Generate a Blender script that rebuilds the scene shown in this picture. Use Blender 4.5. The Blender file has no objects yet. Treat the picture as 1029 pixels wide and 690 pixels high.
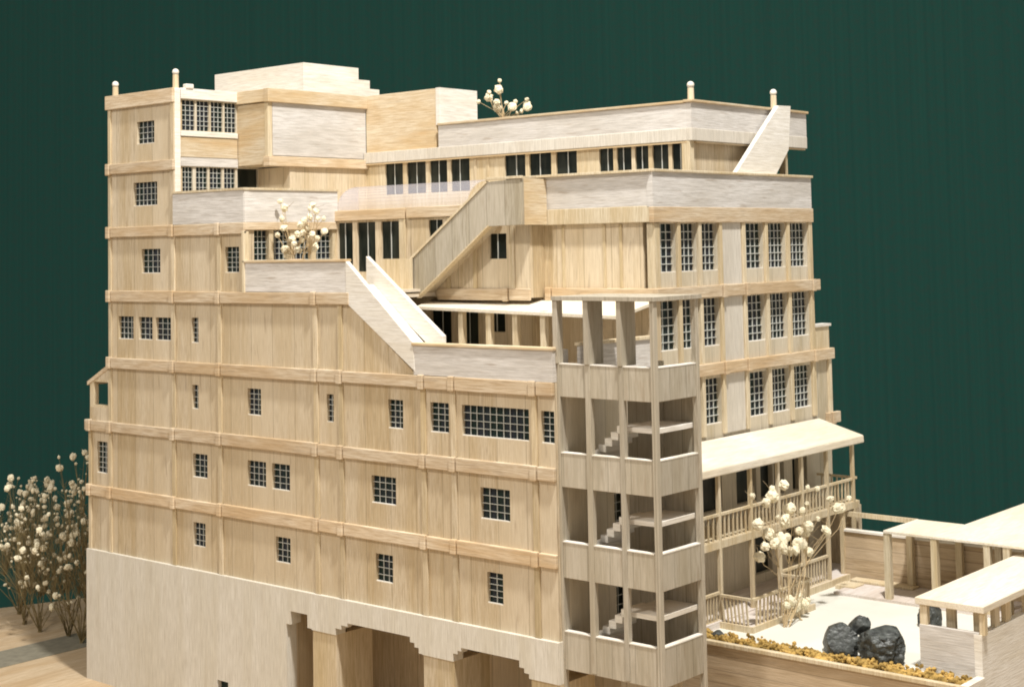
import bpy, math, random
from mathutils import Vector, Matrix, noise
random.seed(7)
S = bpy.context.scene
COL = S.collection

# ------------------------------------------------------------------ camera
YAW, PITCH, ROLL = math.radians(40.65308), math.radians(3.34537), math.radians(-1.10210)
CAM = Vector((31.24296, -38.18021, -0.66800))
fw = Vector((-math.sin(YAW)*math.cos(PITCH), math.cos(YAW)*math.cos(PITCH), math.sin(PITCH)))
rt = Vector((math.cos(YAW), math.sin(YAW), 0)); up = rt.cross(fw)
cr, sr = math.cos(ROLL), math.sin(ROLL)
rt, up = cr*rt + sr*up, -sr*rt + cr*up
cd = bpy.data.cameras.new('camera'); cam = bpy.data.objects.new('camera', cd); COL.objects.link(cam)
cam.matrix_world = Matrix(((rt.x, up.x, -fw.x, CAM.x), (rt.y, up.y, -fw.y, CAM.y), (rt.z, up.z, -fw.z, CAM.z), (0, 0, 0, 1)))
cd.sensor_width = 36; cd.lens = 53.012; cd.shift_x = 0.0; cd.shift_y = -0.18116
cd.clip_start = 0.5; cd.clip_end = 1000
S.camera = cam

# ------------------------------------------------------------------ world, lamps, exposure
w = bpy.data.worlds.new('World'); S.world = w; w.use_nodes = True
bgn = w.node_tree.nodes['Background']; bgn.inputs[0].default_value = (1.0, 0.95, 0.88, 1); bgn.inputs[1].default_value = 0.49
def area(name, loc, target, size, power, col):
    l = bpy.data.lights.new(name, 'AREA'); l.size = size; l.energy = power; l.color = col
    o = bpy.data.objects.new(name, l); COL.objects.link(o); o.location = loc
    d = Vector(target) - Vector(loc); o.rotation_euler = d.to_track_quat('-Z', 'Y').to_euler()
    return o
area('key_lamp', (24, -12, 62), (0, 4, -8), 4.5, 94000, (1.0, 0.97, 0.91))
area('front_lamp', (-8, -50, 42), (-8, 0, -6), 5, 21000, (1.0, 0.93, 0.83))
S.view_settings.view_transform = 'Standard'; S.view_settings.look = 'None'
S.view_settings.exposure = -0.06; S.view_settings.gamma = 1.0; S.view_settings.use_curve_mapping = False
S.cycles.filter_width = 1.9

# ------------------------------------------------------------------ materials
def new_mat(name):
    m = bpy.data.materials.new(name); m.use_nodes = True
    nt = m.node_tree; b = nt.nodes['Principled BSDF']
    return m, nt, b
def N(nt, t, **kw):
    n = nt.nodes.new(t)
    for k, v in kw.items(): setattr(n, k, v)
    return n
def mixc(nt, fac, a, b, mode='MIX'):
    n = N(nt, 'ShaderNodeMix', data_type='RGBA', blend_type=mode)
    for sock, val in ((n.inputs[0], fac), (n.inputs[6], a), (n.inputs[7], b)):
        if hasattr(val, 'links'): nt.links.new(val, sock)
        else: sock.default_value = val if isinstance(val, float) else (*val, 1)
    return n.outputs[2]
def ramp(nt, src, p0, p1, c0=(0, 0, 0), c1=(1, 1, 1)):
    r = N(nt, 'ShaderNodeValToRGB'); r.color_ramp.elements[0].position = p0; r.color_ramp.elements[1].position = p1
    r.color_ramp.elements[0].color = (*c0, 1); r.color_ramp.elements[1].color = (*c1, 1)
    nt.links.new(src, r.inputs[0]); return r.outputs[0]
def wood(name, base, streak, pale, grain='V', fleck=0.0, boards=0.0, rough=0.72, seed=0.0, tone=0.12, fs=0.5):
    m, nt, b = new_mat(name)
    tc = N(nt, 'ShaderNodeTexCoord')
    def noi(sc, detail=4.0, rgh=0.6, off=0.0):
        mp = N(nt, 'ShaderNodeMapping'); mp.inputs['Scale'].default_value = sc; mp.inputs['Location'].default_value = (seed+off, seed*.7+off, seed*1.3)
        nt.links.new(tc.outputs['Object'], mp.inputs[0])
        n = N(nt, 'ShaderNodeTexNoise'); n.inputs['Scale'].default_value = 1.0; n.inputs['Detail'].default_value = detail; n.inputs['Roughness'].default_value = rgh
        nt.links.new(mp.outputs[0], n.inputs['Vector']); return n.outputs['Fac']
    if grain == 'V': g1, g2, g3, g4 = (7, 7, .35), (22, 22, 1.2), (.9, .9, .10), (5, 5, .8)
    elif grain == 'H': g1, g2, g3, g4 = (.35, .35, 7), (1.2, 1.2, 24), (.25, .25, .9), (.9, .9, 9)
    elif grain == 'X': g1, g2, g3, g4 = (.35, 7, 7), (1.2, 22, 22), (.2, .9, .9), (.8, 7, 7)
    else: g1, g2, g3, g4 = (7, .35, 7), (22, 1.2, 22), (.9, .2, .9), (7, .8, 7)
    c = mixc(nt, ramp(nt, noi(g1), .38, .66), base, streak)
    c = mixc(nt, ramp(nt, noi(g3, 3.0, .55, 11.0), .40, .60), c, pale)
    fine = noi(g2, 3.0, .7, 5.0)
    c = mixc(nt, ramp(nt, fine, .35, .62, (.78, .78, .78), (0, 0, 0)), c, [x*.80 for x in streak])
    if boards:
        sx = N(nt, 'ShaderNodeSeparateXYZ'); nt.links.new(tc.outputs['Object'], sx.inputs[0])
        a = N(nt, 'ShaderNodeMath', operation='ADD'); nt.links.new(sx.outputs[0], a.inputs[0]); nt.links.new(sx.outputs[1], a.inputs[1])
        if grain in 'V': src = a.outputs[0]
        else: src = sx.outputs[2]
        d = N(nt, 'ShaderNodeMath', operation='DIVIDE'); nt.links.new(src, d.inputs[0]); d.inputs[1].default_value = boards
        f = N(nt, 'ShaderNodeMath', operation='FLOOR'); nt.links.new(d.outputs[0], f.inputs[0])
        wn = N(nt, 'ShaderNodeTexWhiteNoise', noise_dimensions='1D'); nt.links.new(f.outputs[0], wn.inputs['W'])
        c = mixc(nt, 0.55, c, mixc(nt, wn.outputs[0], c, pale))
        fr = N(nt, 'ShaderNodeMath', operation='FRACT'); nt.links.new(d.outputs[0], fr.inputs[0])
        lt = N(nt, 'ShaderNodeMath', operation='LESS_THAN'); nt.links.new(fr.outputs[0], lt.inputs[0]); lt.inputs[1].default_value = .035/boards
        ml = N(nt, 'ShaderNodeMath', operation='MULTIPLY'); nt.links.new(lt.outputs[0], ml.inputs[0]); ml.inputs[1].default_value = .45
        c = mixc(nt, ml.outputs[0], c, [x*.45 for x in streak])
    if fleck:
        c = mixc(nt, ramp(nt, noi(g4, 2.0, .5, 23.0), fs+.10, fs+.20, (0, 0, 0), (fleck,)*3), c, (.30, .22, .15))
    oi = N(nt, 'ShaderNodeObjectInfo')
    v = N(nt, 'ShaderNodeMapRange'); v.inputs[3].default_value = 1-tone; v.inputs[4].default_value = 1+tone*.35
    nt.links.new(oi.outputs['Random'], v.inputs[0])
    hs = N(nt, 'ShaderNodeHueSaturation'); nt.links.new(v.outputs[0], hs.inputs['Value']); nt.links.new(c, hs.inputs['Color'])
    nt.links.new(hs.outputs[0], b.inputs['Base Color'])
    b.inputs['Roughness'].default_value = rough
    b.inputs['Specular IOR Level'].default_value = .25
    bp = N(nt, 'ShaderNodeBump'); bp.inputs['Strength'].default_value = .35; bp.inputs['Distance'].default_value = .03
    nt.links.new(fine, bp.inputs['Height']); nt.links.new(bp.outputs[0], b.inputs['Normal'])
    return m
def plain(name, col, rough=.7, var=.1, scale=3.0, spec=.3, bump=0.0):
    m, nt, b = new_mat(name)
    tc = N(nt, 'ShaderNodeTexCoord'); n = N(nt, 'ShaderNodeTexNoise'); n.inputs['Scale'].default_value = scale; n.inputs['Detail'].default_value = 5
    nt.links.new(tc.outputs['Object'], n.inputs['Vector'])
    c = mixc(nt, ramp(nt, n.outputs['Fac'], .3, .7), [x*(1-var) for x in col], [min(1, x*(1+var)) for x in col])
    nt.links.new(c, b.inputs['Base Color']); b.inputs['Roughness'].default_value = rough; b.inputs['Specular IOR Level'].default_value = spec
    if bump:
        bp = N(nt, 'ShaderNodeBump'); bp.inputs['Strength'].default_value = bump; bp.inputs['Distance'].default_value = .05
        nt.links.new(n.outputs['Fac'], bp.inputs['Height']); nt.links.new(bp.outputs[0], b.inputs['Normal'])
    return m
TAN   = wood('balsa_wall', (.63, .515, .34), (.51, .385, .225), (.70, .60, .45), 'V', fleck=.45, boards=1.27, fs=.53)
TANH  = wood('balsa_band', (.66, .515, .34), (.57, .405, .235), (.72, .61, .46), 'H', fleck=.3, seed=3)
TANP  = wood('balsa_pilaster', (.62, .505, .32), (.53, .41, .235), (.68, .58, .43), 'V', seed=9, tone=.16)
RWALL = wood('pale_balsa_wall', (.60, .525, .395), (.51, .43, .29), (.68, .615, .50), 'V', fleck=.15, boards=1.1, seed=5)
PAR   = wood('grey_white_balsa', (.69, .65, .60), (.60, .56, .51), (.76, .73, .70), 'H', fleck=.42, seed=1, fs=.53)
PALE  = wood('pale_smooth_balsa', (.66, .61, .53), (.60, .55, .47), (.70, .66, .59), 'V', seed=4, tone=.03)
WHT   = wood('white_balsa_board', (.80, .76, .68), (.74, .68, .58), (.84, .81, .76), 'H', fleck=.15, seed=2, tone=.04)
BOX   = wood('orange_balsa_board', (.66, .53, .34), (.60, .43, .24), (.70, .61, .46), 'H', seed=8, fleck=.15)
TOW   = wood('grey_balsa_tower', (.46, .405, .31), (.35, .30, .21), (.52, .47, .385), 'V', fleck=.25, seed=12, boards=0.9)
PLAST = wood('pale_card_base', (.70, .66, .57), (.64, .59, .49), (.74, .705, .635), 'V', seed=15, tone=.03, fleck=.1)
CAN   = wood('canopy_balsa', (.80, .72, .58), (.76, .66, .50), (.82, .76, .66), 'Y', seed=17, tone=.03)
FEN   = wood('fence_balsa', (.54, .41, .26), (.42, .30, .17), (.60, .48, .34), 'H', fleck=.4, boards=.42, seed=21)
STICK = wood('balsa_stick', (.68, .57, .39), (.60, .47, .28), (.74, .65, .49), 'V', seed=25)
DECK  = wood('deck_card', (.70, .63, .58), (.64, .55, .48), (.74, .69, .66), 'Y', seed=27, tone=.04)
FLOOR = plain('terrace_card', (.62, .54, .43), .8, .05)
SAND  = plain('white_garden_card', (.66, .645, .58), .85, .03, 1.2)
GRILLE= plain('white_window_mesh', (.56, .57, .53), .5, .08)
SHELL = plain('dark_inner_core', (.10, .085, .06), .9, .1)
ROCK  = plain('black_stone', (.050, .055, .052), .45, .7, 5.0, .5, 1.0)
BOARD = wood('ground_board', (.54, .40, .25), (.47, .33, .19), (.60, .47, .32), 'Y', seed=31)
ROAD  = plain('grey_road_card', (.22, .20, .15), .8, .15)
BLOOM = plain('dried_blossom', (.86, .78, .58), .9, .12, 6.0, .1, .6)
BSTEM = plain('dark_dried_stem', (.22, .17, .08), .8, .3, 4.0)
STEM  = plain('dried_stem', (.50, .38, .22), .8, .2, 4.0)
MOSSM = plain('ochre_moss', (.38, .25, .08), .95, .6, 3.0, .05, .5)
POT   = plain('pale_pot', (.66, .50, .36), .8, .1)

def glass_mat(name, c1, c2):
    m, nt, b = new_mat(name)
    tc = N(nt, 'ShaderNodeTexCoord'); mp = N(nt, 'ShaderNodeMapping'); mp.inputs['Scale'].default_value = (1.6, 1.6, .35)
    nt.links.new(tc.outputs['Object'], mp.inputs[0])
    n = N(nt, 'ShaderNodeTexNoise'); n.inputs['Scale'].default_value = 1.5; n.inputs['Detail'].default_value = 2
    nt.links.new(mp.outputs[0], n.inputs['Vector'])
    c = mixc(nt, ramp(nt, n.outputs['Fac'], .42, .58), c1, c2)
    nt.links.new(c, b.inputs['Base Color']); b.inputs['Roughness'].default_value = .30; b.inputs['Specular IOR Level'].default_value = .18
    return m
PANE  = glass_mat('dark_window_pane', (.010, .022, .018), (.022, .026, .034))
PANE2 = glass_mat('bare_dark_pane', (.008, .012, .010), (.026, .030, .024))
m, nt, b = new_mat('clear_acrylic'); b.inputs['Base Color'].default_value = (.62, .60, .66, 1); b.inputs['Alpha'].default_value = .20; b.inputs['Roughness'].default_value = .25
ACRY = m
m, nt, b = new_mat('green_backdrop_cloth')
tc = N(nt, 'ShaderNodeTexCoord'); mp = N(nt, 'ShaderNodeMapping'); mp.inputs['Scale'].default_value = (2.6, 2.6, .01); nt.links.new(tc.outputs['Object'], mp.inputs[0])
n1 = N(nt, 'ShaderNodeTexNoise'); n1.inputs['Scale'].default_value = 1.0; n1.inputs['Detail'].default_value = 6; n1.inputs['Roughness'].default_value = .7; nt.links.new(mp.outputs[0], n1.inputs['Vector'])
n2 = N(nt, 'ShaderNodeTexNoise'); n2.inputs['Scale'].default_value = 1.6; n2.inputs['Detail'].default_value = 8; n2.inputs['Roughness'].default_value = .75; nt.links.new(tc.outputs['Object'], n2.inputs['Vector'])
c = mixc(nt, ramp(nt, n1.outputs['Fac'], .30, .72), (.013, .056, .046), (.017, .072, .057))
c = mixc(nt, ramp(nt, n2.outputs['Fac'], .45, .7, (0, 0, 0), (.6, .6, .6)), c, (.032, .050, .042))
nt.links.new(c, b.inputs['Base Color']); b.inputs['Roughness'].default_value = .95; b.inputs['Specular IOR Level'].default_value = .1
CLOTH = m

# ------------------------------------------------------------------ helpers
class MB:
    """collects faces of ONE mesh, world coordinates"""
    def __init__(s): s.v = []; s.f = []
    def poly(s, pts):
        i = len(s.v); s.v += [tuple(p) for p in pts]; s.f.append(tuple(range(i, i+len(pts)))); return s
    def box(s, x0, x1, y0, y1, z0, z1):
        x0, x1 = sorted((x0, x1)); y0, y1 = sorted((y0, y1)); z0, z1 = sorted((z0, z1))
        i = len(s.v)
        s.v += [(x0,y0,z0),(x1,y0,z0),(x1,y1,z0),(x0,y1,z0),(x0,y0,z1),(x1,y0,z1),(x1,y1,z1),(x0,y1,z1)]
        s.f += [tuple(i+k for k in q) for q in ((0,3,2,1),(4,5,6,7),(0,1,5,4),(1,2,6,5),(2,3,7,6),(3,0,4,7))]
        return s
    def prism(s, pts, off):
        """closed outline pts (3-D) swept by the vector off"""
        i = len(s.v); n = len(pts); off = Vector(off)
        s.v += [tuple(p) for p in pts] + [tuple(Vector(p)+off) for p in pts]
        s.f += [tuple(range(i, i+n)), tuple(range(i+2*n-1, i+n-1, -1))]
        for k in range(n):
            j = (k+1) % n; s.f.append((i+k, i+n+k, i+n+j, i+j))
        return s
    def tube(s, pts, r0, r1, n=5):
        pts = [Vector(p) for p in pts]; rings = []
        for k, p in enumerate(pts):
            d = (pts[min(k+1, len(pts)-1)] - pts[max(k-1, 0)]).normalized()
            a = d.orthogonal().normalized(); c = d.cross(a); r = r0+(r1-r0)*k/(len(pts)-1)
            i = len(s.v); s.v += [tuple(p + a*math.cos(t)*r + c*math.sin(t)*r) for t in [2*math.pi*q/n for q in range(n)]]
            rings.append(i)
        for a, b2 in zip(rings, rings[1:]):
            for q in range(n): s.f.append((a+q, a+(q+1) % n, b2+(q+1) % n, b2+q))
        return s
    def sheet(s, ax, d, t, rects, holes=()):
        """a wall sheet with rectangular holes. ax 'L': face at Y=d looking -Y, body to +Y; ax 'R': face at X=d looking +X, body to -X"""
        us = sorted({round(v, 4) for r in list(rects)+list(holes) for v in r[:2]}); zs = sorted({round(v, 4) for r in list(rects)+list(holes) for v in r[2:]})
        def fill(i, j):
            if i < 0 or j < 0 or i >= len(us)-1 or j >= len(zs)-1: return False
            u, z = (us[i]+us[i+1])/2, (zs[j]+zs[j+1])/2
            inn = lambda r: r[0] < u < r[1] and r[2] < z < r[3]
            return any(map(inn, rects)) and not any(map(inn, holes))
        P = (lambda u, z, k: (u, d+t*k, z)) if ax == 'L' else (lambda u, z, k: (d-t*k, u, z))
        for i in range(len(us)-1):
            for j in range(len(zs)-1):
                if not fill(i, j): continue
                a, b2, z0, z1 = us[i], us[i+1], zs[j], zs[j+1]
                s.poly([P(a,z0,0), P(b2,z0,0), P(b2,z1,0), P(a,z1,0)]); s.poly([P(a,z0,1), P(a,z1,1), P(b2,z1,1), P(b2,z0,1)])
                if not fill(i-1, j): s.poly([P(a,z0,1), P(a,z0,0), P(a,z1,0), P(a,z1,1)])
                if not fill(i+1, j): s.poly([P(b2,z0,0), P(b2,z0,1), P(b2,z1,1), P(b2,z1,0)])
                if not fill(i, j-1): s.poly([P(a,z0,1), P(b2,z0,1), P(b2,z0,0), P(a,z0,0)])
                if not fill(i, j+1): s.poly([P(a,z1,0), P(b2,z1,0), P(b2,z1,1), P(a,z1,1)])
        return s
    def build(s, name, mat, parent=None, bevel=0.0, smooth=False):
        org = Vector((0, 0, 0)); p = parent
        while p is not None: org += p.location; p = p.parent
        me = bpy.data.meshes.new(name); me.from_pydata([tuple(Vector(v)-org) for v in s.v], [], s.f); me.materials.append(mat)
        if smooth: me.polygons.foreach_set('use_smooth', [True]*len(me.polygons))
        o = bpy.data.objects.new(name, me); COL.objects.link(o); o.parent = parent
        if bevel:
            bv = o.modifiers.new('bevel', 'BEVEL'); bv.width = bevel; bv.segments = 2; bv.limit_method = 'ANGLE'; bv.angle_limit = .6
        return o
def tag(o, label=None, cat=None, group=None, kind=None):
    for k, v in (('label', label), ('category', cat), ('group', group), ('kind', kind)):
        if v: o[k] = v
    return o
def empty(name, loc, label, cat, group=None):
    o = bpy.data.objects.new(name, None); COL.objects.link(o); o.location = loc; o.empty_display_size = .5
    return tag(o, label, cat, group)

# ------------------------------------------------------------------ backdrop and ground
tag(MB().box(-190, 120, 95, 95.4, -90, 90).build('backdrop', CLOTH), kind='structure')
bd = bpy.data.objects['backdrop']; bd.rotation_euler.z = math.radians(24)
tag(MB().prism([(-46,-40,-18.9), (40,-40,-18.9), (40,30,-18.9), (-30.9,30,-18.9), (-46,-8.0,-18.9)], (0, 0, -.5)).build('ground', BOARD), kind='structure')
tag(MB().box(-33.2, -30.65, -40, 29, -18.9, -18.88).build('road', ROAD), kind='structure')

# ================================================================== THE BUILDING
BLD = empty('model_building', (-11, 6, -18.9), 'large multi-storey balsa wood scale model of a terraced building with gridded windows', 'model building')
def P(mb, name, mat, bevel=0.0, parent=BLD): return mb.build(name, mat, parent, bevel)

Zb, ZA, ZB, ZC, ZD, ZE, ZF, ZG = -13.38, -10.62, -7.85, -5.11, -2.26, .46, 3.18, 6.15
BH = .44
T = .42
def window(ax, d, u0, u1, z0, z1, grille=True, depth=.2, cell=.26, pane=PANE, muntin=.019, sill_highlight=False, bar=False):
    """one window: dark pane set back in its opening, white mesh in front of it"""
    m_ = MB()
    k = depth
    if ax == 'L': m_.box(u0-.02, u1+.02, d+k, d+k+.06, z0-.02, z1+.02)
    else: m_.box(d-k-.06, d-k, u0-.02, u1+.02, z0-.02, z1+.02)
    o = m_.build('window', pane, BLD)
    if grille:
        g = MB(); nu = max(2, round((u1-u0)/(cell*1.28 if ax == 'L' else cell))); nz = max(2, round((z1-z0)/cell))
        for i in range(1, nu):
            u = u0+(u1-u0)*i/nu + random.uniform(-.012, .012)
            if ax == 'L': g.box(u-muntin/2, u+muntin/2, d+k-.05, d+k-.015, z0, z1)
            else: g.box(d-k+.015, d-k+.05, u-muntin/2, u+muntin/2, z0, z1)
        for j in range(1, nz):
            z = z0+(z1-z0)*j/nz + random.uniform(-.012, .012)
            if ax == 'L': g.box(u0, u1, d+k-.06, d+k-.02, z-muntin/2, z+muntin/2)
            else: g.box(d-k+.02, d-k+.06, u0, u1, z-muntin/2, z+muntin/2)
        g.build('grille', GRILLE, o)
    elif bar:
        um = (u0+u1)/2+random.uniform(-.06, .06); g = MB()
        if ax == 'L': g.box(um-.014, um+.014, d+k-.04, d+k-.01, z0, z1)
        else: g.box(d-k+.01, d-k+.04, um-.014, um+.014, z0, z1)
        g.build('glazing_bar', GRILLE, o)
    if sill_highlight:  # added white strip: highlight along the window's bottom ledge, put in as colour
        if ax == 'L': MB().box(u0, u1, d+.01, d+k-.06, z0, z0+.03).build('sill_highlight', WHT, o)
        else: MB().box(d-k+.06, d-.01, u0, u1, z0, z0+.03).build('sill_highlight', WHT, o)
    return o

# ---- long facade (Y = 0)
LW = [(-22.56,-21.34,3.94,4.9), (-22.82,-21.16,1.32,2.32), (-22.27,-20.97,-1.52,-.5), (-16.7,-15.84,-1.51,-.49),
      (-23.95,-22.87,-4.31,-3.34), (-22.5,-21.54,-4.3,-3.35), (-21.31,-20.28,-4.3,-3.35), (-18.89,-18.45,-4.34,-3.32),
      (-18.88,-18.48,-7.0,-6.03), (-15.39,-14.59,-7.04,-6.01), (-10.83,-10.46,-7.04,-6.01), (-7.59,-6.85,-7.06,-6.04),
      (-5.51,-4.63,-7.06,-6.03), (-4.02,-1.03,-7.08,-6.04), (-.5,.05,-7.1,-6.05),
      (-25.57,-24.8,-10.1,-8.75), (-18.87,-17.93,-9.73,-8.78), (-15.43,-14.33,-9.77,-8.79), (-13.98,-12.94,-9.78,-8.79), (-8.5,-7.26,-9.77,-8.79), (-3.23,-1.92,-9.8,-8.75),
      (-18.86,-18.09,-12.47,-11.52), (-13.8,-12.95,-12.5,-11.54), (-8.33,-7.47,-12.52,-11.54), (-2.99,-2.29,-12.56,-11.53)]
regions = [(-24.55,-20.0,Zb,ZG), (-20.0,-15.43,Zb,ZE), (-15.43,-9.66,Zb,ZD), (-9.66,.1,Zb,ZC), (-26.1,-24.55,Zb,-7.3)]
P(MB().sheet('L', 0, T, regions, LW), 'facade_wall', TAN)
P(MB().prism([(-9.66,0.003,ZC), (-6.2,0.003,ZC), (-9.66,0.003,-2.6)], (0, T-.006, 0)), 'facade_gable', TAN)
for q in LW: window('L', 0, *q, cell=.235 if q[1]-q[0] > .9 else .22, sill_highlight=True, depth=.15)
# storey bands, in lengths butted at the pilasters with a block over each crossing
pil = {'p_1': -26.02, 'p0': -24.5, 'p1': -20.05, 'p2': -17.04, 'p3': -11.37, 'p4': -10.02, 'p5': -5.82, 'p6': -4.39, 'p7': -.77}
def band(z, x0, x1, xs, h=BH, d=0.0, out=.15):
    m_ = MB(); cur = x0
    for x in sorted(xs):
        if x-.17 > cur: m_.box(cur, x-.15, d-out-random.uniform(-.015, .015), d, z-h-random.uniform(-.02, .02), z+random.uniform(-.02, .02))
        m_.box(x-.13, x+.12, d-out-.055, d, z-h-.04, z+.02)
        cur = x+.16
    if x1-.02 > cur: m_.box(cur, x1, d-out, d, z-h, z)
    return P(m_, 'floor_band', TANH, .025)
V = list(pil.values())
band(ZA, -26.25, .1, V); band(ZB, -26.3, .1, V); band(ZC, -24.72, .1, V[1:]); band(ZD, -24.72, -9.45, V[1:5])
band(ZE, -24.72, -15.36, V[1:4]); band(ZF, -24.72, -19.9, V[1:2]); band(ZG, -24.7, -19.9, [], .6)
def pilaster(x, z0, z1, wd=.24, out=.07, d=0.0):
    return P(MB().box(x-wd/2, x+wd/2, d-out, d, z0, z1), 'pilaster', TANP, .015)
for nm, top in (('p_1', -7.3), ('p0', ZG), ('p1', ZG), ('p2', ZE), ('p3', ZD), ('p4', ZD), ('p5', ZC), ('p6', ZC), ('p7', ZC)):
    lv = [Zb] + [z for z in (ZA, ZB, ZC, ZD, ZE, ZF, ZG) if z <= top+.01]
    for a, b2 in zip(lv, lv[1:]): pilaster(pil[nm], a, b2-(.6 if b2 == ZG else BH), wd=.20 if nm in ('p0', 'p_1') else .24)
pilaster(-15.53, ZD, ZE-BH, .2)
# left lean-to loggia
P(MB().prism([(-24.7,-.02,-5.42), (-26.28,-.02,-6.22), (-26.28,-.02,-6.38), (-24.7,-.02,-5.62)], (0, 5, 0)), 'lean_to_roof', TANH)
P(MB().sheet('L', 0.01, .25, [(-26.1,-24.63,-7.3,-6.1)], [(-25.82,-24.75,-7.2,-6.2)]), 'loggia_frame', STICK)
P(MB().prism([(-24.63,.012,-5.62), (-26.1,.012,-6.12), (-24.63,.012,-6.12)], (0, .25, 0)), 'loggia_gable', TAN)
P(MB().box(-26.1,-24.6,.3,5,-7.5,-7.35), 'loggia_floor', FLOOR)

# ---- base wall with stepped openings
fasc = [(-26.15,-13.05,-18.9,Zb), (-13.05,.15,-14.18,Zb), (-13.05,-12.8,-14.68,-14.18), (-11.86,-11.63,-14.66,-14.18), (-11.63,-10.34,-14.7,-14.18), (-10.34,-10.03,-14.45,-14.18), (-10.03,-9.7,-14.3,-14.18),
        (-6.52,-6.19,-14.36,-14.18), (-6.3,-6.1,-14.5,-14.18), (-6.1,-5.92,-14.68,-14.18), (-5.92,-4.47,-14.7,-14.18), (-4.47,-4.27,-14.42,-14.18), (-4.27,-4.1,-14.3,-14.18), (-1.51,-1.3,-14.4,-14.18), (-1.3,-1.1,-14.55,-14.18), (-1.1,.15,-14.7,-14.18)]
P(MB().sheet('L', -.16, .5, fasc, [(-17.2,-16.53,-18.11,-17.45)]), 'base_wall', PLAST)
window('L', -.16, -17.2,-16.53,-18.11,-17.45, grille=False)
for a, b2 in ((-11.63,-10.34), (-5.92,-4.47), (-1.05,.15)):
    P(MB().box(a, b2, -.10, 1.7, -18.9, -14.7), 'base_pier', TANP)
P(MB().box(-13.4, .15, 3.6, 3.8, -18.9, -13.4), 'arcade_back_wall', TAN)
P(MB().box(-13.4, .15, .36, 3.6, -14.1, -13.9), 'arcade_ceiling', FLOOR)
P(MB().box(-13.3, -13.05, .34, 3.6, -18.9, -14.1), 'arcade_side_wall', TAN)
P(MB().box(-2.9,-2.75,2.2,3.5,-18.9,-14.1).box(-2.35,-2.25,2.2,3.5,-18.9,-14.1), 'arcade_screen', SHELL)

# ---- inner core and floors
P(MB().box(-24.3,.0,.5,16.2,ZC-.3,ZC-.12).box(-24.4,-9.75,.5,5.4,ZD-.3,ZD-.15).box(-24.4,-.35,5.98,16.2,ZD-.3,ZD-.15).box(-24.4,-15.75,.45,16,ZE-.25,ZE-.12).box(-15.7,-5.1,5.2,16,ZE-.25,ZE-.12).box(-5.1,-.3,6.0,16,ZE-.25,ZE-.12)
  .box(-24.4,-1,9.1,16,ZF-.12,ZF-.02).box(-24.4,-20.4,.45,12,ZG-.3,ZG-.2).box(-20.4,-18.3,3.7,12,ZG-.3,ZG-.2), 'floor_slab', FLOOR)
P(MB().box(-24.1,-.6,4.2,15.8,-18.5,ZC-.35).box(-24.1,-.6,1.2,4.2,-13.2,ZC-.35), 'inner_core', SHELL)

# ---- upper left block
P(MB().box(-24.55,-24.3,T,12,-18.9,ZG-.02), 'side_wall', RWALL)
LRW = [(.42,1.08,4.42,5.68), (1.18,1.82,4.42,5.68), (1.92,2.55,4.42,5.68), (2.65,3.27,4.42,5.68)]
LRW2 = [(.42,.95,1.6,2.88), (1.12,1.72,1.6,2.88), (1.84,2.48,1.6,2.88), (2.60,3.2,1.6,2.88), (3.32,4.45,1.6,2.88)]
P(MB().sheet('R', -20, .35, [(.0+T,4.5,ZE,ZG-.02)], LRW+LRW2), 'stair_head_wall', RWALL)
for q in LRW: window('R', -20, *q, cell=.2, depth=.1)
for k, q in enumerate(LRW2): window('R', -20, *q, cell=.2, depth=.1, grille=k < 4, pane=PANE if k < 4 else PANE2)
P(MB().box(-20,-19.88,-.02,.26,ZE,ZG), 'corner_post', WHT, .02)
P(MB().box(-20,-19.86,.28,3.28,5.72,ZG+.02), 'parapet_band', WHT, .02)
P(MB().box(-20,-19.88,.28,3.28,4.16,4.38), 'sill_band', WHT, .02)
P(MB().box(-20,-19.93,.28,3.28,3.3,4.13), 'spandrel_panel', BOX)
P(MB().box(-20,-19.91,.28,3.28,2.92,3.27), 'spandrel_strip', PAR)
# projecting bay
P(MB().box(-20.0,-17.95,3.32,3.6,2.98,5.6), 'bay_front', BOX, .01)
P(MB().box(-20.05,-18.1,3.22,3.5,5.63,ZG+.02), 'parapet_band', BOX, .02)
P(MB().box(-18.16,-17.92,3.3,3.52,2.9,5.63), 'corner_post', STICK, .02)
P(MB().box(-18.2,-17.93,3.55,9.0,3.36,5.62), 'bay_side', PAR)
P(MB().box(-18.1,-17.78,3.2,9.0,5.61,ZG+.04), 'parapet_band', BOX, .02)
P(MB().box(-18.2,-17.78,3.25,9.0,2.9,3.32), 'floor_band', TANH, .025)
P(MB().box(-20.0,-17.95,4.5,4.8,ZE,2.9), 'recess_wall', TAN)
P(MB().box(-18.3,-17.96,4.8,9.0,ZE,2.9), 'recess_side_wall', TAN)
P(MB().box(-19.98,-18.2,3.6,9,2.95,3.05), 'bay_soffit', TAN)
# lift box
P(MB().box(-17.9,-13.55,9.0,9.25,3.22,6.2), 'tower_box_front', BOX, .01)
P(MB().box(-13.55,-13.3,8.98,11.4,4.6,6.22), 'tower_box_side', WHT, .01)
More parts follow.
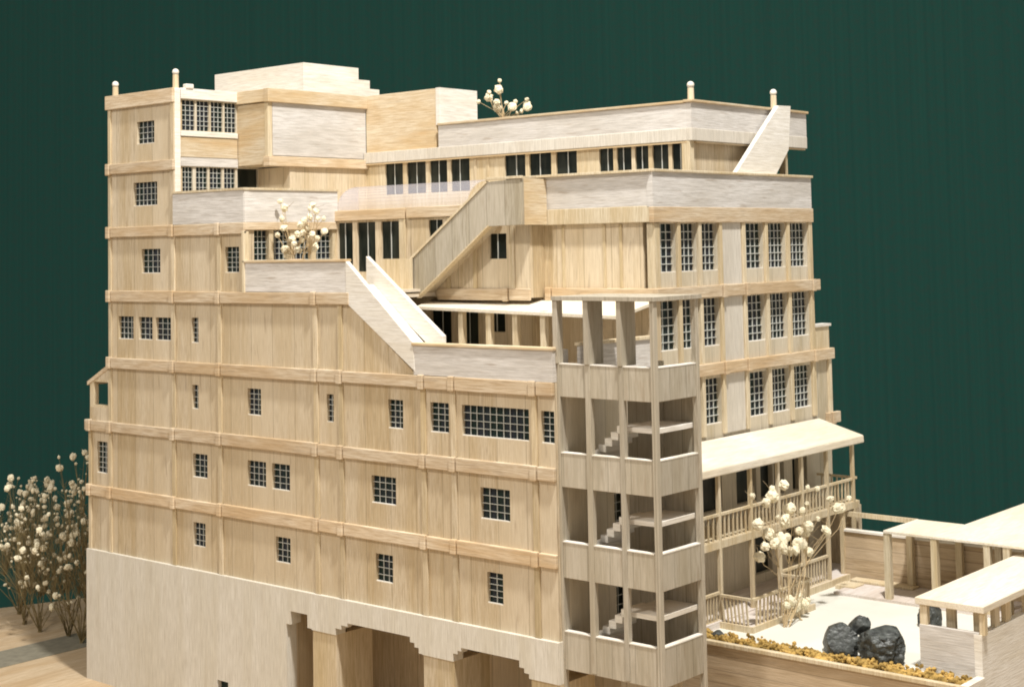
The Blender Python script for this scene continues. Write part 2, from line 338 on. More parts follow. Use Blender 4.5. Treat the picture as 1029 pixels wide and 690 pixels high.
# roof boxes
P(MB().box(-24.4,-18.25,5.6,8.9,ZG-.1,7.5).box(-24.4,-18.25,8.9,9.6,ZG-.1,6.98), 'roof_box', WHT, .01)
P(MB().box(-24.5,-18.3,3.7,9.2,ZG-.16,ZG-.06).box(-17.9,-13.5,9.2,11.4,ZG-.16,ZG-.06), 'roof_sheet', FLOOR)
P(MB().box(-24.4,-18.25,9.6,10.2,ZG-.1,6.6), 'roof_step', WHT, .01)
def finial(x, y, z0, h):
    o = MB().tube([(x,y,z0), (x,y,z0+h)], .13, .12, 12).build('finial', STICK, BLD, smooth=True)
    m_ = MB(); rings = 7
    m_.tube([(x,y,z0+h+.13-.14*math.cos(math.pi*k/rings)) for k in range(rings+1)], .1, .1, 12)
    k2 = 0
    for i in range(rings+1):
        r = .14*math.sin(math.pi*i/rings)+.002
        for q in range(12):
            a = 2*math.pi*q/12; m_.v[k2] = (x+r*math.cos(a), y+r*math.sin(a), z0+h+.11-.14*math.cos(math.pi*i/rings)); k2 += 1
    m_.build('finial_ball', WHT, o, smooth=True)
finial(-24.4,.2,ZG-.02,.44); finial(-20.12,.2,ZG-.02,.6); finial(-.5,9.2,4.65,.5); finial(-.5,15.2,4.65,.6)
P(MB().box(-20.05,-19.8,.5,.9,ZG,ZG+.2), 'roof_chip', WHT, .04)

# ---- E-level parapet and glazed side (X = -15.43)
P(MB().box(-19.95,-15.40,-.12,.08,ZE+.01,1.74), 'parapet', PAR)
P(MB().box(-15.60,-15.36,-.10,4.85,ZE+.01,1.74), 'parapet', PAR)
P(MB().box(-20.0,-15.32,-.17,.14,1.74,1.83).box(-15.63,-15.3,.14,4.9,1.742,1.832), 'parapet_cap', STICK)
ERW = [(.3,1.19,-1.5,.14), (1.42,2.3,-1.5,.14), (2.55,3.44,-1.5,.14), (3.68,4.6,-1.5,.14)]
P(MB().sheet('R', -15.43, .3, [(T,4.8,ZD-.3,ZE)], ERW), 'terrace_side_wall', STICK)
for q in ERW: window('R', -15.43, *q, cell=.25, depth=.22)
P(MB().box(-15.43,-15.32,-.1,4.86,.16,ZE), 'floor_band', TANH, .02)
P(MB().box(-15.5,-15.36,-.16,.12,-2.3,.12), 'corner_post', STICK, .02)
# back wall of the middle terrace (Y = 4.8)
L2 = [(-15.3,-14.42,-1.6,.42), (-14.14,-13.08,-1.6,.42), (-12.73,-11.7,-1.6,.42), (-10.05,-9.3,-1.3,.42), (-6.87,-6.02,-1.14,-.19)]
P(MB().sheet('L', 4.8, .35, [(-15.43,-4.95,-2.6,.9)], L2), 'terrace_back_wall', TAN)
for k, q in enumerate(L2): window('L', 4.8, *q, grille=False, bar=True, depth=.08, pane=PANE2)
P(MB().box(-15.4,-11.3,4.68,4.8,.5,.92).box(-11.2,-8,4.68,4.8,.52,.95), 'floor_band', TANH, .02)
P(MB().box(-11.65,-11.3,4.72,4.8,-2.2,.5), 'pilaster', STICK, .02)
for x in (-9.0,-7.6,-5.7): pilaster(x, ZD, .5, .2, .06, 4.8)
# acrylic skylight: quarter vault on the band, then flat to the wall behind
m_ = MB(); prof = [(4.82+1.25*(1-math.cos(a)), .95+1.0*math.sin(a)) for a in [math.pi/2*k/10 for k in range(11)]] + []
for (y0, z0), (y1, z1) in zip(prof, prof[1:]): m_.poly([(-15.4,y0,z0), (-8.0,y0,z0), (-8.0,y1,z1), (-15.4,y1,z1)])
m_.poly([(-15.4,4.82,.95)] + [(-15.4,y,z) for y, z in prof[1:11]] + [(-15.4,6.07,.95)])
sk = P(m_, 'skylight', ACRY); sm = sk.modifiers.new('thick', 'SOLIDIFY'); sm.thickness = .03

# ---- middle terrace parapet and the two stair ramps
P(MB().box(-15.42,-9.6,-.1,.12,ZD+.01,-1.13), 'parapet', PAR)
P(MB().box(-15.46,-9.58,-.16,.17,-1.13,-1.03), 'parapet_cap', BOX, .02)
P(MB().prism([(-9.6,-.12,-1.1), (-6.22,-.12,-3.97), (-6.12,-.12,-4.99), (-9.6,-.12,-2.62)], (0, .2, 0)), 'ramp_board', WHT, .01)
P(MB().prism([(-10.2,1.5,-.95), (-6.3,1.5,-3.85), (-6.3,1.5,-4.7), (-10.2,1.5,-1.9)], (0, .2, 0)), 'ramp_board', WHT, .01)
P(MB().prism([(-9.8,.1,-2.0), (-6.3,.1,-4.85), (-6.3,.1,-5.0), (-9.8,.1,-2.3)], (0, 1.38, 0)), 'ramp_tread', WHT)
P(MB().box(-5.12,-4.87,4.81,5.62,-2.6,.5), 'wall_return', TAN)
P(MB().box(-11.6,-10.0,3.6,3.8,-2.3,-1.08), 'parapet', STICK)
P(MB().prism([(-10.2,3.9,-1.09), (-6.18,3.9,1.73), (-4.52,3.9,1.80), (-4.52,3.9,.10), (-6.12,3.9,.08), (-9.83,3.9,-2.56), (-10.2,3.9,-2.4)], (0, .2, 0)), 'stair_board', TOW, .01)
P(MB().prism([(-10.25,3.85,-1.08), (-6.2,3.85,1.76), (-6.15,3.85,1.70), (-10.2,3.85,-1.16)], (0, .3, 0)).prism([(-9.86,3.86,-2.62), (-6.12,3.86,.06), (-6.12,3.86,.12), (-9.84,3.86,-2.54)], (0, .26, 0)), 'stair_trim', STICK)
P(MB().box(-4.75,-4.5,4.1,5.5,.1,1.8), 'landing_side', BOX, .01)
P(MB().box(-6.2,-4.45,3.85,4.0,1.8,1.9).box(-5.6,.3,5.2,5.7,1.86,1.95), 'parapet_cap', STICK, .01)
P(MB().prism([(-9.9,4.1,-2.3), (-6.1,4.1,.5), (-6.1,4.1,.3), (-9.9,4.1,-2.5)], (0, .7, 0)), 'stair_tread', TAN)

# ---- block under the upper terrace: long side Y = 5.6
P(MB().sheet('L', 5.6, .35, [(-4.95,-.28,ZD-BH,.5)]), 'block_wall', TAN)
P(MB().box(-4.88,.09,5.38,5.58,.66,1.86), 'parapet', PAR)
P(MB().box(-4.88,.19,5.36,5.6,.08,.655), 'floor_band', STICK, .02)
for x in (-3.9,-2.0,-1.25): pilaster(x, ZD, .05, .14, .04, 5.6)
P(MB().box(-.05,.3,5.5,5.84,-2.3,.05), 'corner_post', STICK, .02)
band(ZD, -9.6, -4.85, (-6.05,), d=4.8, out=.08); band(ZD, -4.8, .3, (-4.6,), d=5.6, out=.12)

# ---- short side (X = .22)
cols = [(5.84,6.87), (7.1,8.23), (8.47,9.62), (11.55,12.86), (13.14,14.54), (14.8,16.26)]
RW = [(a, b2, z0, z1) for a, b2 in cols for z0, z1 in ((-1.72,.02), (-4.5,-2.74), (-7.36,-5.68))]
RD = [(7.9,9.5,-10.5,-8.55), (10.5,11.9,-10.5,-8.55), (12.2,13.1,-10.5,-8.55), (13.2,13.95,-10.5,-8.55), (14.6,15.1,-10.5,-8.55), (15.2,15.75,-10.5,-8.55),
      (11.7,12.9,-13.3,-11.35), (14.0,14.85,-13.3,-11.35), (14.95,15.75,-13.3,-11.35), (2.9,3.5,-10.3,-8.5), (2.9,3.5,-13.1,-11.3)]
rr = [(5.9,16.5,ZC,.4), (T,17.8,-13.8,ZC)]
P(MB().sheet('R', .22, .5, rr, RW+RD), 'end_wall', RWALL)
for q in RW: window('R', .22, *q, cell=.30, depth=.20, muntin=.028, sill_highlight=True)
for q in RD: window('R', .22, *q, grille=q[0] < 4, depth=.2, pane=PANE2, cell=.3)
P(MB().box(.19,.38,5.34,16.6,.06,.62), 'floor_band', TANH, .02)
P(MB().box(.1,.36,5.36,16.5,.62,1.86), 'parapet', PAR)
P(MB().box(.02,.44,5.32,16.56,1.86,1.96), 'parapet_cap', STICK, .02)
def rband(z, y0, y1, ys, out=.2):
    m_ = MB(); cur = y0
    for y in ys:
        m_.box(.22, .22+out, cur, y-.15, z-BH, z); m_.box(.22, .22+out+.06, y-.12, y+.12, z-BH-.03, z+.02); cur = y+.15
    m_.box(.22, .22+out, cur, y1, z-BH, z)
    return P(m_, 'floor_band', TANH, .025)
rband(ZD, 5.45, 16.95, (9.75,11.35,16.4)); rband(ZC, 7.5, 17.95, (9.75,11.35,16.4)); rband(ZB+.12, 17.35, 18.3, (17.7,))
for (z0, z1) in ((ZD,.08), (ZC,ZD-BH), (ZB+.1,ZC-BH)):
    m_ = [(a, wd) for a, wd in ((6.99,.2), (8.35,.2), (9.74,.2), (11.35,.22), (13.0,.22), (14.67,.22), (16.42,.26))]
    for y, wd in m_: P(MB().box(.22, .33, y-wd/2, y+wd/2, z0, z1), 'mullion', STICK, .012)
    P(MB().box(.22, .27, 9.9, 11.2, z0, z1), 'pale_panel', PALE)
P(MB().box(.0,.28,16.65,17.75,ZC,-4.2), 'parapet', STICK); P(MB().box(-.1,.34,16.6,17.85,-4.2,-4.1), 'parapet_cap', WHT)
P(MB().box(.22,.34,17.6,17.8,ZB+.1,ZC-BH), 'mullion', STICK, .012)
P(MB().box(-6,.2,16.4,16.5,ZC,1.9).box(-6,.2,17.7,17.8,-13.8,ZC), 'rear_wall', RWALL)

# ---- top storey and roof terrace
FW = [(-16.72,-15.62), (-15.38,-14.22), (-13.98,-12.95), (-12.74,-11.65), (-9.68,-8.56), (-8.35,-7.19), (-6.94,-5.87), (-4.75,-4.06), (-3.89,-3.18), (-3.01,-2.38), (-2.19,-1.45), (-1.29,-.66)]
FW = [(a, b2, 1.7 if a < -11 else 1.6, 3.08) for a, b2 in FW]
P(MB().sheet('L', 9.0, .3, [(-18.0,-.55,ZE-.2,3.3)], FW), 'top_storey_wall', STICK)
for q in FW: window('L', 9.0, *q, grille=False, bar=True, depth=.08, pane=PANE2)
for x in (-11.3,-10.6): pilaster(x, ZE, 3.1, .16, .04, 9.0)
P(MB().box(-17.9,-.5,8.84,9.0,3.07,3.13).box(-.42,-.3,9.2,17.3,3.07,3.13), 'roof_edge_trim', BOX)
P(MB().box(-.85,-.55,9.3,13.6,ZE,3.2), 'top_storey_end_wall', TAN)
P(MB().box(-.75,-.38,8.85,9.15,ZE,3.15), 'corner_post', STICK, .02)
P(MB().box(-.75,-.45,15.9,16.1,ZE,3.2), 'roof_post', STICK, .02)
P(MB().box(-17.9,-.5,8.82,9.0,3.14,3.62), 'roof_edge_band', PALE, .02)
P(MB().box(-13.3,-.5,8.86,9.08,3.62,4.56), 'parapet', PAR)
P(MB().box(-13.3,-.58,8.78,9.16,4.56,4.66), 'parapet_cap', BOX, .02)
P(MB().box(-.5,-.28,8.86,17.4,3.62,4.58), 'parapet', PAR)
P(MB().box(-.5,-.26,8.84,17.4,3.14,3.62), 'roof_edge_band', PALE, .02)
P(MB().box(-.58,-.18,8.76,17.45,4.58,4.68), 'parapet_cap', BOX, .02)
P(MB().box(-13.5,-.5,9.0,17.2,3.25,3.35), 'roof_terrace_floor', FLOOR)
P(MB().prism([(-.12,14.6,4.75), (-.12,15.55,4.78), (-.12,15.3,3.0), (-.12,14.0,1.7), (-.12,11.0,1.7)], (.2, 0, 0)), 'stair_board', WHT, .01)

# ---- lower terrace in front of the block
P(MB().box(-6.2,.1,-.1,.12,ZC+.01,-4.08), 'parapet', PAR)
P(MB().box(-6.25,.14,-.16,.17,-4.08,-3.98), 'parapet_cap', BOX, .02)
P(MB().box(-.1,.12,.12,.7,ZC,-4.08), 'parapet', PAR)
P(MB().box(.02,.22,1.3,5.5,ZC,-4.0), 'parapet', PAR); P(MB().box(-.04,.28,1.25,5.5,-4.0,-3.9), 'parapet_cap', STICK)
P(MB().prism([(-9.4,3.35,-3.02), (.2,3.35,-3.24), (.2,5.5,-2.84), (-10.6,5.5,-2.84)], (0, 0, .12)), 'terrace_canopy', CAN, .01)
for a in (-7.25,-5.87,-4.58,-3.27): P(MB().box(a-.12, a+.12, 3.5, 3.72, -5.2, -3.0), 'canopy_post', STICK, .015)
GW = [(-10.8,-9.67,-4.9,-3.0), (-9.29,-8.24,-4.9,-3.0), (-7.82,-6.85,-3.95,-3.1)]
P(MB().sheet('L', 5.6, .3, [(-12.5,.2,ZC-.2,-2.7),(-12.5,-4.95,-2.75,-2.28)], GW), 'terrace_back_wall', TAN)
for q in GW: window('L', 5.6, *q, grille=False, bar=True, depth=.15, pane=PANE2)
P(MB().box(-9.66,-6.2,.5,5.6,ZC-.1,ZC+.0), 'terrace_floor', FLOOR)
P(MB().box(-15.3,-9.7,.45,4.8,ZD-.1,ZD), 'terrace_floor', FLOOR)

# ================================================================== stair tower (part of the building, glued to its corner)
TW = MB().box(.0,4.08,.0,2.68,-2.46,-2.33).build('stair_tower', TOW, BLD); tag(TW, 'open grey balsa stair tower at the corner')
def TP(mb, name, mat=TOW, bevel=.012): return mb.build(name, mat, TW, bevel)
sp = [(-5.57,-4.53), (-8.46,-7.38), (-11.35,-10.22), (-14.25,-13.06)]
for z0, z1 in sp:
    TP(MB().box(.2,3.86,.14,.28,z0,z1), 'spandrel'); TP(MB().box(3.80,3.96,.28,2.42,z0,z1-.01), 'spandrel')
    TP(MB().box(.2,3.8,.12,.32,z1,z1+.035).box(3.77,3.97,.32,2.42,z1-.01,z1+.03), 'spandrel_cap', WHT, 0)
    TP(MB().box(.25,3.72,.3,2.5,z0+.1,z0+.2), 'landing_floor', FLOOR, 0)
for x0, x1 in ((.0,.2), (1.26,1.46), (2.59,2.76)):
    TP(MB().box(x0, x1, .10, .30, -18.9 if x0 < .1 else -14.2, -4.5), 'post')
    TP(MB().box(x0, x1, .05, .35 if x0 < .1 else .85, -4.5, -2.46), 'post')
TP(MB().box(3.86,4.02,.07,.27,-18.9,-2.46), 'post'); TP(MB().box(3.80,3.99,2.42,2.6,-18.9,-2.46), 'post')
TP(MB().box(2.4,2.6,2.3,2.6,-14.2,-4.5), 'post')
TP(MB().box(.0,.2,.3,2.0,-14.2,-5.2), 'side_screen', TOW, 0)
for k, z in enumerate((-6.42,-9.28,-12.15)):
    TP(MB().box(2.35,3.76,.45,2.49,z-.16,z), 'stair_landing', WHT)
    f = MB()
    for q in range(5): f.box(1.12+q*.25,1.12+(q+1)*.25+.04,.6,1.7,z-1.10+q*.21,z-.86+q*.21)
    TP(f, 'stair_flight', WHT, .01)
    TP(MB().box(1.15,3.79,2.5,2.6,z-2.0,z+.85), 'back_screen', TOW, 0)
TP(MB().box(1.3,3.7,1.6,1.8,-18.9,-14.3), 'pier')

# ================================================================== veranda (part of the building)
VE = MB().prism([(.3,2.55,-7.86), (2.3,2.55,-8.42), (2.32,2.55,-8.72), (.3,2.55,-8.16)], (0, 14.1, 0)).build('veranda_canopy', CAN, BLD, .05)
def VP(mb, name, mat=STICK, bevel=.012): return mb.build(name, mat, VE, bevel)
XP = 2.1
VP(MB().box(.24,XP+.06,2.55,16.4,-11.22,-10.95), 'veranda_deck', STICK)
VP(MB().box(.24,XP+.12,2.55,17.0,-13.9,-13.62), 'veranda_deck', DECK)
ys = (5.02,6.36,8.42,10.32,12.02,13.92,15.98)
for y in ys: VP(MB().box(XP-.07, XP+.07, y-.07, y+.07, -13.7, -8.55), 'post')
def railing(p0, p1, z0, z1, n, slant=0.0):
    p0, p1 = Vector(p0), Vector(p1); g = MB(); d = (p1-p0).normalized(); s_ = Vector((-d.y, d.x))*.05
    for z, h in ((z1, .09), (z0, .07)):
        g.prism([(*(p0-s_), z-h), (*(p1-s_), z-h), (*(p1+s_), z-h), (*(p0+s_), z-h)], (0, 0, h))
    for k in range(1, n):
        c_ = p0.lerp(p1, k/n); j = random.uniform(-.02, .02)+slant
        g.tube([(c_.x, c_.y, z0-.02), (c_.x+d.x*j, c_.y+d.y*j, z1-.05)], .038, .036, 4)
    return VP(g, 'railing', STICK, 0)
prev = 2.75
for y in ys:
    railing((XP, prev+.07), (XP, y-.07), -10.93, -10.02, max(3, int((y-prev)/.27))); prev = y
railing((XP, 2.7), (XP, 4.92), -13.6, -12.66, 9); railing((XP, 5.12), (XP, 6.26), -13.6, -12.66, 6)
railing((XP, 10.42), (XP, 11.92), -13.6, -12.66, 7); railing((XP, 12.12), (XP, 13.82), -13.6, -12.66, 8)
railing((.35, 16.3), (XP, 16.3), -10.93, -10.02, 8)
# projecting balcony deck
VP(MB().box(XP+.12,3.45,6.15,10.25,-13.9,-13.66), 'balcony_deck', DECK)
railing((XP+.1, 6.2), (3.45, 6.2), -13.86, -12.72, 8, -.1); railing((3.45, 6.2), (3.45, 10.2), -13.86, -12.72, 17, .06); railing((XP+.1, 10.2), (3.45, 10.2), -13.86, -12.72, 7)
VP(MB().box(.24,1.95,16.75,16.9,-13.62,-11.2), 'end_screen', TAN, 0)
VP(MB().box(XP+.12,XP+.2,10.3,17.0,-13.95,-13.6).box(3.45,3.53,6.1,10.3,-13.95,-13.64).box(XP+.12,3.45,6.07,6.15,-13.95,-13.64), 'deck_edge', STICK, 0)

# ================================================================== garden
GZ = -13.85
tag(MB().box(.3,11.68,4.4,24,GZ-.3,GZ).build('garden_floor', SAND), kind='structure')
gw = empty('garden_wall', (7, 4.3, -18.9), 'tan wooden retaining wall with pale cap below the yellow moss strip', 'wall')
MB().box(.25,11.75,4.3,4.4,-18.9,-13.9).build('wall_face', FEN, gw); MB().box(.25,11.8,4.22,4.42,-13.9,-13.76).build('cap', STICK, gw, .02)
MB().box(11.7,11.95,4.22,5.4,-18.9,-13.72).build('wall_end', WHT, gw)
fe = empty('garden_fence', (6, 15.2, GZ), 'horizontally grained tan fence closing the back of the white garden', 'fence')
MB().box(1.9,11,15.2,15.4,GZ,-11.98).build('fence_board', FEN, fe); MB().box(1.9,11,15.14,15.45,-11.98,-11.9).build('cap', WHT, fe)
MB().box(1.9,5.0,15.5,15.62,-11.46,-11.28).build('rail', STICK, fe)
MB().box(1.95,2.1,15.1,15.3,GZ,-11.2).build('post', STICK, fe)
pg = empty('pergola', (7.5, 14, GZ), 'flat white-topped pergola on slender square posts along the back fence', 'pergola')
MB().box(5.0,6.9,12.75,15.5,-11.38,-11.27).box(6.9,14,12.75,22,-11.38,-11.272).build('roof', CAN, pg, .02)
for x, y in ((5.1,12.9), (6.93,12.9), (8.9,12.9), (4.95,15.0), (6.9,15.0), (9.6,12.9), (8.4,15.0)):
    MB().box(x-.12,x+.12,y-.12,y+.12,GZ,-11.38).build('post', STICK, pg, .015)
tag(MB().box(5.7,14,15.6,24,GZ,-12.1).build('neighbouring_block', SAND), 'white flat block seen through the gap above the back fence', 'block')
st = MB().box(2.9,11,12.75,15.2,GZ,GZ+.1).build('garden_step', DECK); tag(st, 'low pale board platform beneath the pergola', 'step')
pk = MB().box(2.5,3.3,13.6,14.4,GZ,GZ+.16).box(2.6,5.2,14.55,15.1,GZ+.1,GZ+.2).build('plank', STICK, None, .02); tag(pk, 'thin tan plank lying beside the veranda end', 'plank')
sh = empty('garden_shelter', (11, 6, GZ), 'small grey-white boarded shelter with open band of posts under a flat roof', 'shelter')
MB().box(9.9,11.8,5.4,5.55,-13.9,-12.45).build('front_board', PAR, sh, .01)
MB().box(11.65,11.9,5.38,14,-18.9,-12.5).build('side_board', WHT, sh)
MB().box(9.8,12.0,5.35,13.8,-11.85,-11.64).build('roof', CAN, sh, .02)
for a, b2 in ((9.92,10.16), (11.82,12.0)): MB().box(a,b2,5.42,5.6,-12.5,-11.85).build('post', STICK, sh)
for a, b2 in ((10.55,10.84), (11.42,11.66)): MB().box(a,b2,5.9,6.05,-13.9,-11.85).build('post', STICK, sh)
for y in (6.5,7.3,8.9,10.4): MB().box(11.7,11.85,y,y+.35,-12.5,-11.85).build('post', STICK, sh)

def rock(loc, size, seed, label, rot=0.0):
    import bmesh
    bm = bmesh.new(); bmesh.ops.create_icosphere(bm, subdivisions=5, radius=1)
    rs = random.Random(seed*10); cuts = [(Vector((rs.uniform(-1,1), rs.uniform(-1,1), rs.uniform(-.3,1))).normalized(), rs.uniform(.62,.88)) for _ in range(9)]
    for v in bm.verts:
        p = v.co.copy(); d = 1 + .22*noise.noise(p*1.1+Vector((seed, 0, 0))) + .12*noise.noise(p*2.6+Vector((0, seed, 0))) + .09*noise.noise(p*5+Vector((0, 0, seed))) - .10*abs(noise.noise(p*3.1+Vector((seed, 2, 5)))) + .035*noise.noise(p*13)
        v.co = p*d
        for nrm, lim in cuts:
            h_ = v.co.dot(nrm)-lim
            if h_ > 0: v.co -= nrm*h_*.85
        v.co.x *= size[0]; v.co.y *= size[1]; v.co.z *= size[2]
    me = bpy.data.meshes.new('rock'); bm.to_mesh(me); bm.free(); me.materials.append(ROCK)
    o = bpy.data.objects.new('rock', me); COL.objects.link(o); o.location = loc; o.rotation_euler.z = rot
    return tag(o, label, 'rock')
rock((7.0,5.65,GZ+.42), (.68,.62,.60), 1.3, 'rounded mossy dark grey rock, leftmost of the garden rocks')
rock((8.5,5.75,GZ+.48), (.84,.7,.70), 5.1, 'largest glossy black rock, right of the gap between the rocks')
rock((7.5,6.15,GZ+.86), (.38,.38,.33), 9.4, 'small dark rock perched between the two larger rocks')
rock((7.85,10.5,GZ+.42), (.48,.45,.52), 3.3, 'solitary dark rock behind the corner of the boarded shelter')
rock((2.9,4.9,GZ+.12), (.28,.25,.18), 7.3, 'tiny dark stone in the moss beside the balcony railing')

# moss strip along the retaining wall
import bmesh
m_ = MB(); ico = []
bm = bmesh.new(); bmesh.ops.create_icosphere(bm, subdivisions=1, radius=1); iv = [v.co.copy() for v in bm.verts]; fi = [tuple(v.index for v in f.verts) for f in bm.faces]; bm.free()
def blob(m_, c_, r, sq=1.0):
    i = len(m_.v); s_ = random.uniform(0, 50)
    for v in iv:
        d = r*(1+.45*noise.noise(v*1.7+Vector((s_, 0, 0)))); m_.v.append((c_[0]+v.x*d, c_[1]+v.y*d, c_[2]+v.z*d*sq))
    m_.f += [tuple(i+k for k in f) for f in fi]
for k in range(2100):
    x = random.uniform(1.9, 11.7); y = 4.45 + abs(random.gauss(0, .38 if x > 3 else .6)); 
    if y > 5.35: y = random.uniform(4.45, 5.3)
    h = .04 + .24*max(0, noise.noise(Vector((x*1.6, y*1.6, 3)))+.35)
    blob(m_, (x, y, GZ+random.uniform(0, h)), random.uniform(.03, .085))
tag(m_.build('moss', MOSSM), 'strip of clumpy ochre yellow moss along the retaining wall', 'moss', kind='stuff')

# ------------------------------------------------------------------ dried flowers
def head_mesh(seed, n=1):
    m_ = MB(); random.seed(seed)
    bmx = bmesh.new(); bmesh.ops.create_icosphere(bmx, subdivisions=3, radius=1)
    vs = [v.co.copy() for v in bmx.verts]; fs_ = [tuple(v.index for v in f.verts) for f in bmx.faces]; bmx.free()
    off = Vector((seed*3.1, seed, 0))
    for v in vs:
        d = 1+.28*noise.noise(v*1.6+off)+.22*noise.noise(v*5+off); m_.v.append(tuple(v*d))
    m_.f = fs_
    me = bpy.data.meshes.new('flower_head'); me.from_pydata(m_.v, [], m_.f); me.materials.append(BLOOM)
    return me
HEADS = [head_mesh(s_) for s_ in range(5)]
def plant(name, base, heads, label, cat, twist=.12, group=None, pot=None, stem_r=.02, fans=0, trunks=6):
    """heads: list of (x, y, z, radius) world positions; one bent stem to each"""
    e = empty(name, base, label, cat, group); b3 = Vector(base); s_ = MB()
    cx = sum(h[0] for h in heads)/len(heads); cy = sum(h[1] for h in heads)/len(heads); zlo = min(h[2] for h in heads)
    forks = []
    for k in range(max(2, min(trunks, len(heads)//3))):
        h = heads[(k*7) % len(heads)]
        f_ = Vector((cx+(h[0]-cx)*.45, cy+(h[1]-cy)*.45, b3.z+(zlo-b3.z)*random.uniform(.7, 1.05)))
        st_ = b3+Vector((random.uniform(-.08, .08), random.uniform(-.08, .08), 0)); forks.append(f_)
        md = st_.lerp(f_, .5)+Vector((random.uniform(-1, 1), random.uniform(-1, 1), 0))*twist*.6*(f_-st_).length
        s_.tube([st_, st_.lerp(md, .5), md, md.lerp(f_, .5), f_], stem_r, stem_r*.75, 5)
    for (x, y, z, r) in heads:
        t = Vector((x, y, z)); st_ = min(forks, key=lambda q: (q-t).length+random.uniform(0, .6))
        L_ = (t-st_).length
        mid = st_.lerp(t, .5) + Vector((random.uniform(-1, 1), random.uniform(-1, 1), random.uniform(-.2, .4)))*twist*L_
        s_.tube([st_, st_.lerp(mid, .6)+Vector((0, 0, .03)), mid, mid.lerp(t, .6), t], stem_r*.6, stem_r*.3, 4)
        for q in range(fans):
            a_ = mid.lerp(t, random.uniform(.0, .95)); s_.tube([a_, a_+Vector((random.uniform(-.4,.4), random.uniform(-.4,.4), random.uniform(.05,.45)))], stem_r*.35, stem_r*.2, 3)
    s_.build('stems', BSTEM if name == 'flower_bush' else STEM, e)
    for k, (x, y, z, r) in enumerate(heads):
        o = bpy.data.objects.new('flower_head', random.choice(HEADS)); COL.objects.link(o); o.parent = e
        o.location = Vector((x, y, z)) - b3; o.scale = (r*random.uniform(.9, 1.25), r*random.uniform(.9, 1.25), r*random.uniform(.75, 1.05)); o.rotation_euler = (random.random()*3, random.random()*3, random.random()*3)
    if pot:
        MB().tube([b3, b3+Vector((0, 0, pot[1]))], pot[0], pot[0]*.8, 10).build('pot', POT, e)
    return e
random.seed(11)
TREE = [(3.62, 8.19, -9.16, 0.174), (3.77, 7.17, -9.15, 0.118), (3.68, 6.03, -9.25, 0.116), (3.8, 7.14, -9.4, 0.192), (3.81, 6.7, -9.55, 0.138), (3.53, 8.7, -10.05, 0.208), (3.51, 8.41, -10.44, 0.24), (3.92, 5.95, -10.16, 0.209), (3.63, 7.1, -10.68, 0.203), (3.62, 7.87, -11.01, 0.248), (4.0, 6.83, -10.91, 0.18), (3.74, 8.1, -10.93, 0.162), (3.92, 8.51, -11.19, 0.239), (3.74, 9.55, -11.65, 0.165), (3.82, 9.46, -10.75, 0.176), (3.58, 9.65, -11.03, 0.166), (3.82, 10.14, -10.59, 0.089), (3.93, 10.52, -11.04, 0.167), (3.76, 11.18, -10.04, 0.124), (3.87, 11.59, -10.42, 0.25), (3.84, 10.12, -9.53, 0.1), (3.53, 9.99, -9.5, 0.1), (3.88, 9.3, -9.93, 0.077), (3.8, 9.1, -10.15, 0.121), (3.65, 6.42, -11.33, 0.19), (3.52, 8.65, -11.52, 0.164), (3.93, 8.36, -11.38, 0.173), (3.74, 12.62, -10.21, 0.092), (3.86, 8.74, -10.8, 0.142), (3.94, 6.32, -10.94, 0.137), (3.86, 7.31, -10.11, 0.075), (3.96, 7.49, -11.18, 0.16), (3.7, 9.31, -11.39, 0.165)]

MID = [(-15.03, 1.44, 1.29, 0.096), (-14.44, 1.16, 1.01, 0.146), (-13.23, 1.55, 1.09, 0.109), (-12.97, 1.5, 0.83, 0.108), (-12.64, 0.88, 0.92, 0.093), (-14.31, 0.91, 0.57, 0.102), (-14.28, 0.97, 0.21, 0.131), (-15.37, 1.57, -0.05, 0.118), (-13.28, 1.15, 0.47, 0.13), (-13.12, 1.3, 0.61, 0.13), (-13.37, 1.04, 0.3, 0.13), (-12.54, 1.21, 0.53, 0.093), (-12.07, 1.11, 0.02, 0.114), (-12.73, 1.08, -0.08, 0.121), (-12.67, 1.27, -0.22, 0.115), (-14.13, 1.27, -0.23, 0.131), (-13.76, 1.52, 0.01, 0.116), (-14.67, 1.35, -0.63, 0.161), (-14.73, 1.54, -0.86, 0.176), (-13.08, 1.49, -0.58, 0.173), (-14.17, 1.59, -0.05, 0.117), (-13.33, 1.34, 0.19, 0.116), (-13.64, 0.93, -0.42, 0.115), (-12.53, 1.49, 0.53, 0.086), (-13.88, 1.57, -0.28, 0.109), (-13.44, 1.52, -0.21, 0.101), (-13.74, 1.26, -0.67, 0.116)]

ROOF = [(-10.82, 10.09, 6.38, 0.096), (-10.7, 9.88, 5.98, 0.191), (-11.49, 10.13, 5.71, 0.193), (-11.39, 10.03, 5.93, 0.082), (-11.89, 9.91, 5.55, 0.089), (-10.77, 9.83, 5.43, 0.162), (-11.03, 10.14, 5.24, 0.185), (-10.56, 10.2, 5.41, 0.081), (-9.93, 9.84, 5.16, 0.189), (-9.98, 10.12, 5.42, 0.088), (-9.21, 9.96, 5.13, 0.188), (-9.14, 9.86, 5.43, 0.08), (-9.48, 9.92, 4.97, 0.08), (-9.91, 10.11, 4.93, 0.073)]

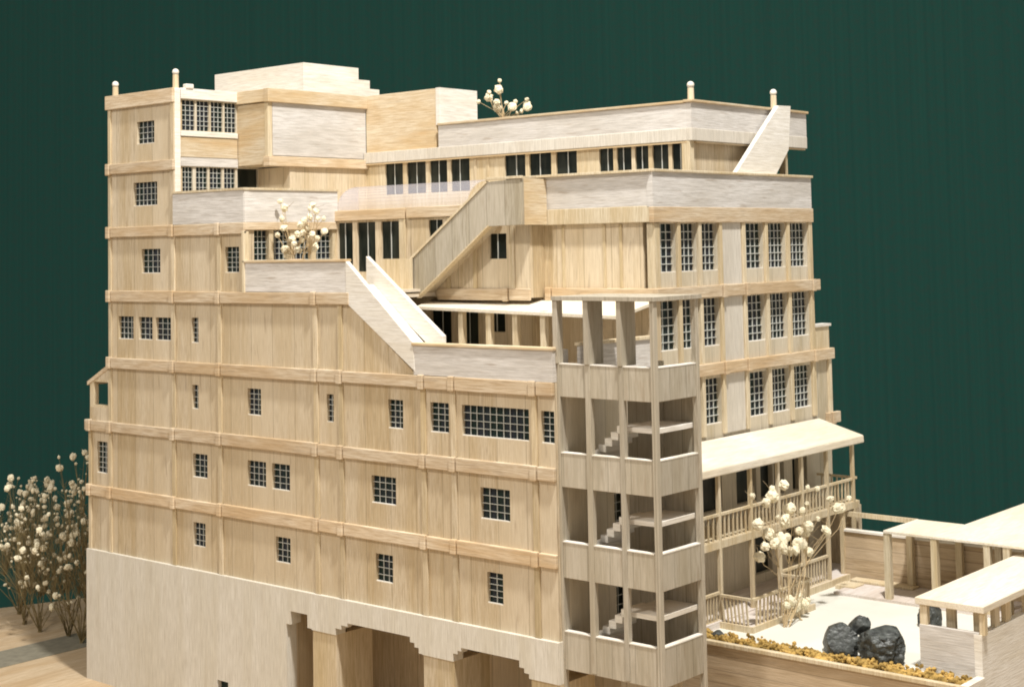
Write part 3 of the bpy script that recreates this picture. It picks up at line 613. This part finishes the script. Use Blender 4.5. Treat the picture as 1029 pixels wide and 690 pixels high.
SHRUB = [(3.86, 8.04, -13.06, 0.172), (3.61, 8.94, -13.16, 0.21), (3.78, 9.04, -13.36, 0.174), (3.61, 8.78, -13.44, 0.209), (3.82, 7.78, -13.19, 0.137), (3.7, 9.47, -13.35, 0.105)]

plant('flowering_tree', (3.95, 7.5, GZ), [(a, b2, c2, r2*.95) for a, b2, c2, r2 in TREE], 'tall dried flower tree with cream heads in the garden before the veranda', 'dried flowers', .10, stem_r=.020, fans=3, trunks=9)
plant('flowering_shrub', (3.9, 8.7, GZ), SHRUB, 'low pale fluffy flower clump at the foot of the tall flower tree', 'dried flowers', .05, fans=1)
plant('terrace_flowers', (-13.8, 1.2, ZD), MID, 'bushy bunch of cream dried flowers on the middle terrace behind the grey parapet', 'dried flowers', .08, pot=(.42, 1.25), stem_r=.03, fans=2)
plant('roof_flowers', (-10.5, 10, 3.36), ROOF, 'sparse white dried flowers in a pot on the roof terrace', 'dried flowers', .10, pot=(.4, 1.35), stem_r=.03)
def bush(x, y, n, spread, z0, z1, lab, sr, fans=1):
    hs = []
    for k in range(n):
        t = random.random(); z = z0+(z1-z0)*t**.8; s_ = spread*(1.05-.35*t)
        hs.append((x+random.gauss(0, s_*.5), y+random.gauss(0, s_*.5), z, random.choice((.04, .05, .06, .07, .09, .10, .12, .15))))
    plant('flower_bush', (x, y, -18.9), hs, lab, 'dried flowers', .10, 'dried flower bushes behind the building', None, sr, fans, 14)
bush(-39.0, 4.4, 96, 2.1, -17.0, -12.2, 'leftmost of the five dried flower bushes, at the very edge', .022, 3)
bush(-36.9, 3.4, 96, 2.1, -17.2, -11.6, 'dried flower bush second from the left edge, white heads', .022, 3)
bush(-34.9, 3.0, 96, 2.1, -17.2, -12.0, 'middle one of the five dried flower bushes, fine cream heads', .022, 3)
bush(-33.0, 3.4, 96, 1.9, -17.2, -11.4, 'dried flower bush second from the building corner', .022, 3)
bush(-31.4, 3.0, 96, 1.6, -17.2, -10.0, 'tallest dried flower bush with brown stems, against the building corner', .03, 4)
